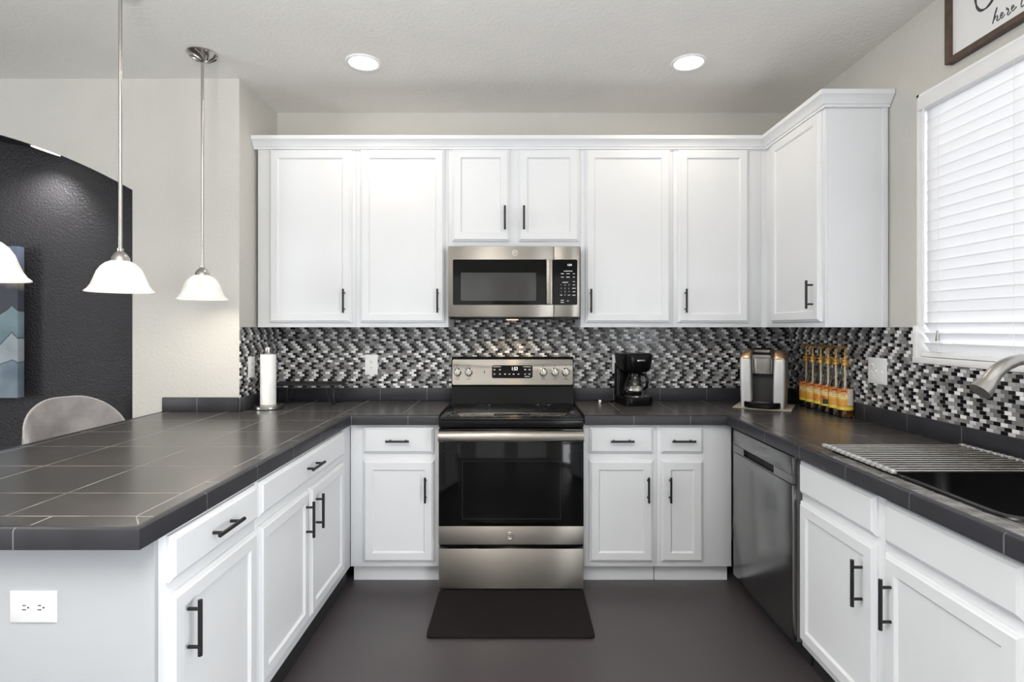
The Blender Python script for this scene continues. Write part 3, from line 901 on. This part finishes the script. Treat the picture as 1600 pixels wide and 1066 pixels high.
# ------------------------------------------------------------------ ceiling lights
rl = thing('recessed_light', 'round recessed ceiling light on the left, above the left wall cabinets', 'ceiling light', (-.806, 2.86, ZC), 'recessed ceiling lights', local=True)
obj('trim_ring', MB().lathe([(.075, .002), (.092, .0), (.092, -.004), (.086, -.008), (.075, -.006), (.075, .002)], (0, 0, 0), 40), 'white_plastic', rl)
obj('lens', MB().lathe([(.0, -.003), (.076, -.003), (.076, .0), (0, .0)], (0, 0, 0), 40), 'lamp_lens', rl)
ll = lamp('downlight', 'AREA', (0, 0, -.012), 3.0, (1, .84, .64), rl, shape='DISK', size=.15)
copy_tree(rl, (.907, 2.86, ZC), label='round recessed ceiling light on the right, nearer the window')
nl = thing('niche_light', 'recessed downlight in the arched niche shining on the charcoal wall', 'ceiling light', (-2.775, YS + .15, 2.434), local=True)
nl.rotation_euler = (0, R(17.9), 0)
obj('lens', MB().lathe([(0, -.003), (.066, -.003), (.070, .0), (0, .0)], (0, 0, 0), 30), 'lamp_lens', nl)
lamp('niche_lamp', 'SPOT', (0, 0, -.02), 55, (1, .97, .93), nl, spot_size=R(130), spot_blend=.8, shadow_soft_size=.05)

# ------------------------------------------------------------------ pendants
pd = thing('pendant_light', 'nickel pendant lamp with white bell shade, middle of the row over the peninsula', 'pendant lamp', (-1.584, 2.17, 1.537), 'pendant lamps over the peninsula', local=True)
sh = [(.034, .121), (.050, .113), (.066, .098), (.078, .078), (.087, .052), (.096, .028), (.107, .010), (.1175, .001), (.1175, -.003), (.113, -.002), (.102, .010), (.092, .027), (.083, .052), (.074, .077), (.062, .095), (.046, .109), (.030, .117)]
obj('shade', MB().lathe(sh, (0, 0, 0), 48), 'shade', pd)
obj('socket_cap', MB().lathe([(.0, .172), (.011, .172), (.011, .160), (.016, .156), (.024, .148), (.032, .134), (.035, .118), (.033, .114), (0, .114)], (0, 0, 0), 32), 'nickel', pd)
hz = ZC - 1.537
obj('rod', MB().cyl((0, 0, .16), (0, 0, hz - .03), .0068, 14), 'nickel', pd)
cn = MB().lathe([(0, hz - .001), (.070, hz - .001), (.072, hz - .006), (.062, hz - .012), (.052, hz - .020), (.034, hz - .03), (.018, hz - .042), (.008, hz - .05), (0, hz - .05)], (0, 0, 0), 40)
for i in range(8):
    q0 = 2 * math.pi * i / 8
    cn.tube([(math.cos(q0 + t * .9) * (.066 - .048 * t), math.sin(q0 + t * .9) * (.066 - .048 * t), hz - .011 - .031 * t - .004 * math.sin(3.1 * t)) for t in (0, .2, .4, .6, .8, 1)], .004, 6)
obj('canopy', cn, 'nickel', pd)
lamp('bulb_light', 'POINT', (0, 0, .045), 2.6, (1, .92, .82), pd, shadow_soft_size=.03)
copy_tree(pd, (-1.60, 2.765, 1.537), label='nickel pendant lamp with white bell shade, farthest one, nearest the back wall')
copy_tree(pd, (-1.597, 1.615, 1.537), label='pendant lamp with white bell shade, nearest one, cut by the left picture edge')

# ------------------------------------------------------------------ art, sign
cv = MB(); cv.box(-3.64, -2.994, 3.257, 3.303, .968, 1.880, .003)
pa = obj('canvas_painting', cv, 'art'); tag(pa, 'blue grey abstract layered canvas hanging on the charcoal niche wall', 'painting')
hang = MB().box(-3.40, -3.2, 3.303, 3.349, 1.70, 1.74)
obj('hanger', hang, 'black_matte', pa)

sg = thing('wall_sign', 'brown framed white script sign propped on the wall above the window', 'sign', (1.77, 1.7, 2.468))
SYA, SYB, SZ0, SZ1 = 1.25, 2.228, 2.468, 2.775
fr = MB()
for y0, y1, z0, z1 in ((SYB - .022, SYB, SZ0, SZ1), (SYA, SYA + .022, SZ0, SZ1), (SYA + .022, SYB - .022, SZ0, SZ0 + .022), (SYA + .022, SYB - .022, SZ1 - .022, SZ1)):
    fr.box(XR - .034, XR - .001, y0, y1, z0, z1, .002)
obj('frame', fr, 'brown_frame', sg)
obj('board', MB().box(XR - .016, XR - .004, SYA + .022, SYB - .022, SZ0 + .022, SZ1 - .022), 'canvas_white', sg)
XSN = XR - .0165
def sp(zx, zy):
    px, py = 1480 + zx / 9.69, zy / 9.69
    Y = XSN * F / (px - VX)
    return (Y, H + (VY - py) * Y / F)
def smooth(pts, k=6):
    out = []
    for i in range(len(pts) - 1):
        p0, p1, p2, p3 = pts[max(i - 1, 0)], pts[i], pts[i + 1], pts[min(i + 2, len(pts) - 1)]
        for j in range(k):
            t = j / k
            out.append(tuple(.5 * (2 * b + (c - a) * t + (2 * a - 5 * b + 4 * c - d) * t * t + (3 * b - a - 3 * c + d) * t ** 3) for a, b, c, d in zip(p0, p1, p2, p3)))
    return out + [pts[-1]]
strokes = [([(640, -190), (560, -215), (480, -170), (440, -80), (432, 20), (455, 115), (505, 158), (580, 130), (650, 60), (700, -20)], .0052),
    ([(690, 362), (712, 260), (740, 140), (754, 118), (740, 180), (708, 300), (728, 262), (758, 236), (764, 258), (750, 300), (766, 314), (800, 280)], .0022),
    ([(800, 255), (838, 222), (846, 194), (826, 192), (808, 235), (816, 274), (842, 262), (876, 216)], .0022),
    ([(898, 112), (908, 146), (922, 128), (930, 160), (912, 214), (930, 226), (968, 176)], .0022),
    ([(972, 140), (1008, 104), (1006, 76), (986, 92), (976, 140), (996, 166), (1052, 100)], .0022),
    ([(1150, -60), (1128, 30), (1120, 84), (1136, 102), (1175, 60)], .0022)]
ink = MB()
for st, wd_ in strokes:
    q = smooth([sp(*p) for p in st])
    ink.tube([(XSN, y, z) for y, z in q], [wd_ * (.55 + .45 * abs(math.sin(i * .21 + .6))) for i in range(len(q))], 6)
obj('lettering', ink, 'ink', sg)

# ------------------------------------------------------------------ outlets and switches
def duplex(T, u, v, root, horiz=False):
    for s in (-1, 1):
        rc = MB(T)
        cu, cv_ = (u + s * .019, v) if horiz else (u, v + s * .019)
        n = 20; poly = [(cu + .0165 * math.cos(2 * math.pi * i / n), cv_ + .0165 * math.sin(2 * math.pi * i / n)) for i in range(n)]
        rc.prism(poly, .0045, .0065)
        ro = obj('receptacle', rc, 'white_plastic', root)
        st = MB(T)
        if horiz:
            st.box(cu - .004, cu + .004, cv_ + .004, cv_ + .0065, .006, .0068); st.box(cu - .005, cu + .005, cv_ - .0065, cv_ - .004, .006, .0068); st.box(cu + .008, cu + .012, cv_ - .002, cv_ + .002, .006, .0068)
        else:
            st.box(cu - .0065, cu - .004, cv_ - .003, cv_ + .006, .006, .0068); st.box(cu + .004, cu + .0065, cv_ - .003, cv_ + .005, .006, .0068); st.box(cu - .002, cu + .002, cv_ - .011, cv_ - .007, .006, .0068)
        obj('slots', st, 'slot', ro)
def outlet(T, u, v, wd_, hg, label, horiz=False, loc=None):
    root = thing('wall_outlet', label, 'outlet', loc, 'wall outlets')
    obj('cover_plate', MB(T).rings(u - wd_ / 2, u + wd_ / 2, v - hg / 2, v + hg / 2, [(0, 0), (0, .003), (.004, .005)]), 'white_plastic', root)
    return root
TW = BACK(YB - .0062)
o1 = outlet(TW, -.943, 1.150, .082, .130, 'white wall outlet on the mosaic between the paper towels and range', loc=(-.943, YB, 1.15)); duplex(TW, -.943, 1.150, o1)
o2 = outlet(TW, .662, 1.155, .078, .122, 'white wall outlet on the mosaic half hidden behind the black coffee maker', loc=(.66, YB, 1.155)); duplex(TW, .662, 1.155, o2)
TS = LEFT(XS + .0062)
o3 = outlet(TS, 3.175, 1.16, .078, .122, 'white wall outlet on the short side wall beside the paper towels', loc=(XS, 3.16, 1.16)); duplex(TS, 3.175, 1.16, o3)
TE = BACK(1.3458)
o4 = outlet(TE, -1.196, .702, .115, .078, 'white outlet set sideways in the end panel of the peninsula', True, (-1.196, 1.345, .70)); duplex(TE, -1.196, .702, o4, True)
TRW = RIGHT(XR - .0062)
o5 = outlet(TRW, 2.68, 1.178, .136, .128, 'wide white outlet and switch plate on the right wall beside the syrup bottles', loc=(XR, 2.68, 1.178))
duplex(TRW, 2.72, 1.178, o5)
for u in (2.68, 2.64):
    tg = MB(TRW); tg.box(u - .005, u + .005, 1.166, 1.190, .004, .006); tg.box(u - .0035, u + .0035, 1.172, 1.182, .006, .013, .001)
    obj('toggle', tg, 'white_plastic', o5)

# ------------------------------------------------------------------ paper towels
pt = thing('paper_towel_holder', 'round based steel paper towel holder in the left back corner', 'holder', (-1.448, 3.165, ZT + .0005), local=True)
obj('base', MB().lathe([(0, 0), (.083, 0), (.086, .004), (.086, .016), (.080, .021), (.05, .023), (0, .023)], (0, 0, 0), 40), 'nickel', pt)
obj('post', MB().lathe([(0, .02), (.008, .02), (.008, .312), (.018, .314), (.0195, .318), (.021, .352), (.020, .356), (0, .356)], (0, 0, 0), 24), 'nickel', pt)
pr = thing('paper_towel_roll', 'slim white paper towel roll standing on the steel holder', 'paper towels', (-1.448, 3.165, ZT + .0245), local=True)
obj('roll', MB().lathe([(.020, 0), (.043, 0), (.0435, .002), (.0435, .288), (.043, .29), (.020, .29), (.020, 0)], (0, 0, 0), 40), 'paper', pr)
sheet = MB().lathe([(.0437, .002), (.0443, .002), (.0443, .288), (.0437, .288), (.0437, .002)], (0, 0, 0), 12, ang=(-120, -60))
obj('loose_sheet', sheet, 'paper', pr)

# ------------------------------------------------------------------ wire shelf
ws = thing('wire_shelf', 'low black wire counter shelf behind the paper towel roll', 'shelf', (-1.28, 3.36, ZT))
wx0, wx1, wy0, wy1, wz = -1.505, -1.075, 3.255, 3.47, 1.045
mb = MB()
mb.tube([(wx0, wy0, wz), (wx1, wy0, wz), (wx1, wy1, wz), (wx0, wy1, wz)], .0035, 8, True)
for i in range(1, 40): x = wx0 + (wx1 - wx0) * i / 40; mb.cyl((x, wy0, wz + .002), (x, wy1, wz + .002), .0026, 6)
for y in (wy0 + .035, wy0 + .07, wy0 + .105, wy0 + .14, wy0 + .175): mb.cyl((wx0, y, wz - .001), (wx1, y, wz - .001), .0025, 6)
mb.tube([(wx0, wy0, wz - .016), (wx1, wy0, wz - .016), (wx1, wy1, wz - .016), (wx0, wy1, wz - .016)], .0025, 8, True)
for x, y in ((wx0, wy0), (wx1, wy0), (wx1, wy1), (wx0, wy1)): mb.cyl((x, y, wz), (x, y, wz - .016), .0025, 6)
obj('wire_top', mb, 'black_metal', ws)
for x, s in ((wx0 + .09, 1), (wx1 - .07, -1)):
    mb = MB()
    mb.tube([(x, wy0 + .01, wz - .016), (x - s * .02, wy0 + .015, ZT + .03), (x - s * .022, wy0 + .016, ZT + .004), (x - s * .022, wy1 - .03, ZT + .004), (x - s * .02, wy1 - .028, ZT + .03), (x, wy1 - .01, wz - .016)], .003, 8)
    obj('leg', mb, 'black_metal', ws)

# ------------------------------------------------------------------ coffee maker
cm = thing('coffee_maker', 'black drip coffee maker with glass carafe right of the range', 'coffee maker', (.722, 3.355, ZT + .0005), local=True, rot=R(14))
mb = MB(); loops(mb, [(rrect(-.090, .090, -.10, .10, .04), 0), (rrect(-.092, .092, -.102, .102, .04), .004), (rrect(-.092, .092, -.102, .102, .04), .045), (rrect(-.088, .088, -.098, .098, .04), .052)])
mb.add([(x, y, 0) for x, y in rrect(-.090, .090, -.10, .10, .04)], [tuple(range(28))])
bs = obj('base', mb, 'black_plastic', cm)
obj('warming_plate', MB().lathe([(0, .055), (.066, .055), (.069, .052)], (0, -.028, 0), 32), 'nickel', bs)
mb = MB(); loops(mb, [(rrect(-.090, .090, .045, .10, .02), .05), (rrect(-.088, .088, .045, .098, .02), .25)])
obj('tower', mb, 'black_plastic', cm)
mb = MB(); loops(mb, [(rrect(-.070, .070, -.086, .09, .05), .200), (rrect(-.084, .084, -.096, .099, .05), .215), (rrect(-.090, .090, -.101, .102, .05), .25), (rrect(-.096, .096, -.105, .104, .05), .300), (rrect(-.092, .092, -.10, .10, .05), .310), (rrect(-.08, .08, -.09, .09, .05), .314)])
hdm = obj('brew_head', mb, 'black_plastic', cm)
obj('nameplate', MB().box(-.026, .026, -.1075, -.104, .266, .277, .001), 'nickel', hdm)
cf = obj('carafe', MB().lathe([(.0, .057), (.055, .057), (.064, .070), (.070, .095), (.066, .125), (.054, .155), (.044, .175), (.045, .19), (.042, .19), (.041, .175), (.051, .154), (.063, .125), (.067, .095), (.061, .072), (.054, .061), (0, .061)], (0, -.028, 0), 36), 'clear_glass', cm)
obj('carafe_band', MB().lathe([(.0695, .088), (.0715, .090), (.0715, .102), (.0695, .104), (.0695, .088)], (0, -.028, 0), 36), 'nickel', cf)
obj('carafe_lid', MB().lathe([(0, .200), (.035, .199), (.046, .193), (.046, .185), (.0, .185)], (0, -.028, 0), 30), 'black_plastic', cf)
obj('carafe_handle', MB().tube([(.012, -.072, .185), (.022, -.112, .188), (.026, -.130, .165), (.026, -.130, .12), (.018, -.098, .098)], [.007, .009, .010, .009, .007], 10), 'black_plastic', cf)
bb = thing('drawer_knob', 'tiny white ball knob lying on the counter left of the coffee maker', 'knob', (.517, 3.36, ZT), local=True)
obj('ball', MB().lathe([(0, .004), (.007, .007), (.0095, .014), (.007, .021), (0, .024)], (0, 0, 0), 18), 'white_plastic', bb)
obj('foot', MB().lathe([(0, 0), (.010, 0), (.010, .004), (.006, .007), (0, .007)], (0, 0, 0), 18), 'nickel', bb)
cord = thing('power_cord', 'black power cord lying on the counter behind the coffee maker', 'cord', (.6, 3.46, ZT))
obj('cable', MB().tube(smooth([(.66, 3.475, ZT + .006), (.60, 3.46, ZT + .004), (.55, 3.47, ZT + .004), (.53, 3.44, ZT + .004), (.57, 3.42, ZT + .004), (.61, 3.44, ZT + .0045)]), .0032, 8), 'black_plastic', cord)

# ------------------------------------------------------------------ pod coffee machine on a mat
ka = R(-31)
km_ = thing('counter_mat', 'flat beige mat under the silver pod coffee machine', 'mat', (1.478, 3.238, ZT + .001), local=True, rot=ka)
obj('sheet', MB().box(-.155, .155, -.15, .15, 0, .003, .001), 'grey_mat', km_)
kg = thing('pod_coffee_machine', 'silver and black single serve pod coffee machine in the right back corner', 'coffee machine', (1.478, 3.238, ZT + .0045), local=True, rot=ka)
hw_ = .122
for s, nm in ((-1, 'side_panel'), (1, 'side_panel')):
    mb = MB()
    lo_, hi_ = (.057, hw_ - .006), (.060, hw_)
    def q(y0, y1, lim, r): 
        a, b = lim
        return rrect(min(s * a, s * b), max(s * a, s * b), y0, y1, r, 4)
    loops(mb, [(q(-.105, .115, lo_, .012), .0), (q(-.108, .118, (.057, hw_ - .003), .012), .10), (q(-.11, .12, hi_, .014), .275), (q(-.108, .118, hi_, .014), .283)])
    p_ = obj(nm, mb, 'silver_plastic', kg)
    mb = MB(); loops(mb, [(q(-.109, .119, hi_, .014), .283), (q(-.109, .119, hi_, .014), .292), (q(-.09, .115, (.060, hw_ - .010), .014), .318), (q(-.06, .10, (.060, hw_ - .03), .012), .332)])
    obj('top_trim', mb, 'bronze', p_)
obj('back_tank', MB().box(-.058, .058, .03, .12, 0, .325, .008), 'black_plastic', kg)
obj('inner_panel', MB().box(-.0575, .0575, -.045, .03, .03, .20, .002), 'black_matte', kg)
mb = MB(); loops(mb, [(rrect(-.056, .056, -.115, .05, .03), .200), (rrect(-.057, .057, -.122, .05, .03), .245), (rrect(-.058, .058, -.125, .05, .03), .288)])
bh = obj('brew_head', mb, 'nickel', kg)
mb = MB(); loops(mb, [(rrect(-.064, .064, -.128, .06, .025), .286), (rrect(-.066, .066, -.130, .06, .025), .298), (rrect(-.055, .055, -.085, .06, .02), .335), (rrect(-.045, .045, -.06, .05, .02), .342)])
lid = obj('lid', mb, 'nickel', kg)
mb = MB(); mb.add([(-.050, -.116, .3145), (.050, -.116, .3145), (.044, -.050, .348), (-.044, -.050, .348), (-.052, -.112, .300), (.052, -.112, .300), (.046, -.046, .333), (-.046, -.046, .333)],
                  [(0, 1, 2, 3), (7, 6, 5, 4), (0, 4, 5, 1), (1, 5, 6, 2), (2, 6, 7, 3), (3, 7, 4, 0)])
bp = obj('button_panel', mb, 'black_plastic', lid)
for i in range(5):
    x = -.032 + i * .016; obj('button', MB().box(x - .005, x + .005, -.0905, -.0845, .326, .332, .001), 'nickel', lid)
mb = MB()
loops(mb, [([(x * 1.0, y) for x, y in rrect(-.098, .098, -.150, -.02, .06)], .002), (rrect(-.100, .100, -.152, -.02, .06), .006), (rrect(-.100, .100, -.152, -.02, .06), .032), (rrect(-.096, .096, -.148, -.024, .056), .036)])
mb.add([(x, y, .002) for x, y in rrect(-.098, .098, -.150, -.02, .06)], [tuple(range(28))])
dt = obj('drip_tray', mb, 'black_plastic', kg)
obj('drip_grate', MB().lathe([(0, .038), (.045, .038), (.048, .0355)], (0, -.09, 0), 30), 'nickel', dt)

# ------------------------------------------------------------------ syrup bottles
bt = thing('syrup_bottle', 'nearest orange syrup bottle of the row, with white side panel on its label', 'bottle', (1.730, 2.857, ZT + .0005), 'syrup bottles with gold pumps', local=True)
body = [(0, 0), (.034, 0), (.037, .004), (.037, .150), (.036, .165), (.030, .185), (.021, .205), (.0155, .225), (.0145, .27), (.0155, .275), (.0155, .285), (0.0125, .285), (.012, .225), (.018, .203), (.027, .183), (.0335, .163), (.0345, .15), (.0345, .006), (0, .005)]
gb = obj('glass_bottle', MB().lathe(body, (0, 0, 0), 32), 'clear_glass', bt)
obj('syrup', MB().lathe([(0, .006), (.0338, .007), (.0338, .10), (0, .10)], (0, 0, 0), 28), 'syrup', bt)
lb = obj('paper_label', MB().lathe([(.0374, .040), (.0378, .040), (.0378, .152), (.0374, .152), (.0374, .040)], (0, 0, 0), 32), 'label', bt)
mb = MB().lathe([(.0379, .066), (.0382, .066), (.0382, .150), (.0379, .150), (.0379, .066)], (0, 0, 0), 8, ang=(-104, -22))
obj('label_panel', mb, 'label_white', lb)
mb = MB()
for z0, z1, a0, a1 in ((.136, .142, -150, -112), (.118, .121, -150, -120), (.108, .110, -155, -118)): mb.lathe([(.0379, z0), (.0383, z0), (.0383, z1), (.0379, z1), (.0379, z0)], (0, 0, 0), 6, ang=(a0, a1))
obj('label_print', mb, 'label_dark', lb)
mb = MB().lathe([(0, .318), (.008, .318), (.009, .312), (.009, .304), (.015, .303), (.019, .299), (.019, .293), (.0135, .291), (.0135, .288), (.0185, .286), (.0185, .272), (.016, .270), (.016, .286), (.0, .286)], (0, 0, 0), 24)
pc = obj('pump', mb, 'gold', bt)
mb = MB().cyl((0, 0, .31), (0, 0, .362), .0042, 12)
mb.tube([(.004, -.004, .362), (0, 0, .368), (-.022, -.014, .370), (-.046, -.028, .362), (-.05, -.031, .356)], [.006, .0085, .0065, .0055, .0045], 10)
obj('plunger_spout', mb, 'gold', pc)
obj('dip_tube', MB().cyl((0, 0, .285), (0, 0, .02), .0058, 10), 'cream_plastic', pc)
names = ['second syrup bottle in the row, right behind the nearest one', 'third syrup bottle from the front, bearing a black round emblem', 'fourth syrup bottle from the front of the row', 'fifth syrup bottle from the front, one before the corner end', 'farthest syrup bottle of the row, beside the pod coffee machine corner']
for i, nm in enumerate(names):
    c = copy_tree(bt, (1.730 + .002 * ((i * 7) % 3 - 1), 2.857 + .0765 * (i + 1), ZT + .0005), label=nm)
    if i == 1:
        mb = MB().lathe([(.0379, .050), (.0384, .050), (.0384, .078), (.0379, .078), (.0379, .050)], (0, 0, 0), 10, ang=(-165, -105))
        lbl = [x for x in c.children if x.name.startswith('paper_label')][0]
        obj('label_emblem', mb, 'label_black', lbl)

# ------------------------------------------------------------------ bar stool
ch = thing('bar_stool', 'grey velvet barrel back stool tucked behind the peninsula', 'stool', (-2.405, 2.995, 0), local=True, rot=R(58))
# local frame: opening faces -y
def shell(r, zlo, top, n=32, half=112):
    pts = []
    for i in range(n + 1):
        a = -half + 2 * half * i / n
        q = R(90 + a)
        h = top(a / half)
        pts.append((q, h))
    return pts
topf = lambda t: .992 - .05 * t * t - .30 * max(0, abs(t) - .12) ** 1.7
vs, fs = [], []
n = 36; half = 108
rows = 8
for side in (0, 1):
    for i in range(n + 1):
        t = -1 + 2 * i / n; q = R(90 + half * t); tp = topf(t)
        for j in range(rows + 1):
            s = j / rows
            z = .62 + (tp - .62) * s
            r = (.192 if side == 0 else .220) + .014 * s - (.012 * (s ** 6) if side else -.008 * (s ** 6))
            vs.append((r * 1.06 * math.cos(q), r * .95 * math.sin(q), z))
st_ = (n + 1) * (rows + 1)
for i in range(n):
    for j in range(rows):
        a = i * (rows + 1) + j; b = a + rows + 1
        fs += [(a, b, b + 1, a + 1), (st_ + a, st_ + a + 1, st_ + b + 1, st_ + b)]
    a = i * (rows + 1) + rows; b = a + rows + 1; fs.append((a, b, st_ + b, st_ + a))
    a = i * (rows + 1); b = a + rows + 1; fs.append((a, st_ + a, st_ + b, b))
for i in (0, n):
    for j in range(rows):
        a = i * (rows + 1) + j; fs.append((a, a + 1, st_ + a + 1, st_ + a))
bk = obj('backrest', MB().add(vs, fs), 'velvet', ch, ang=60)
rim = []
for i in range(n + 1):
    t = -1 + 2 * i / n; q = R(90 + half * t); r = .222; rim.append((r * 1.06 * math.cos(q), r * .95 * math.sin(q), topf(t) + .001))
obj('piping', MB().tube(rim, .005, 8), 'piping', bk)
mb = MB(); loops(mb, [([(x, y) for x, y in rrect(-.18, .18, -.21, .17, .09)], .56), (rrect(-.19, .19, -.22, .175, .09), .58), (rrect(-.19, .19, -.22, .175, .09), .64), (rrect(-.17, .17, -.20, .16, .08), .665)])
mb.add([(x, y, .56) for x, y in rrect(-.18, .18, -.21, .17, .09)], [tuple(range(28))])
obj('seat', mb, 'velvet', ch)
for sx in (-1, 1):
    for sy in (-1, 1):
        obj('leg', MB().cyl((sx * .13, sy * .13, .565), (sx * .15, sy * .15, 0), .016, 12, .010), 'black_wood', ch)
obj('footrest', MB().tube([(-.143, -.143, .20), (.143, -.143, .20), (.143, .143, .20), (-.143, .143, .20)], .008, 8, True), 'black_metal', ch)
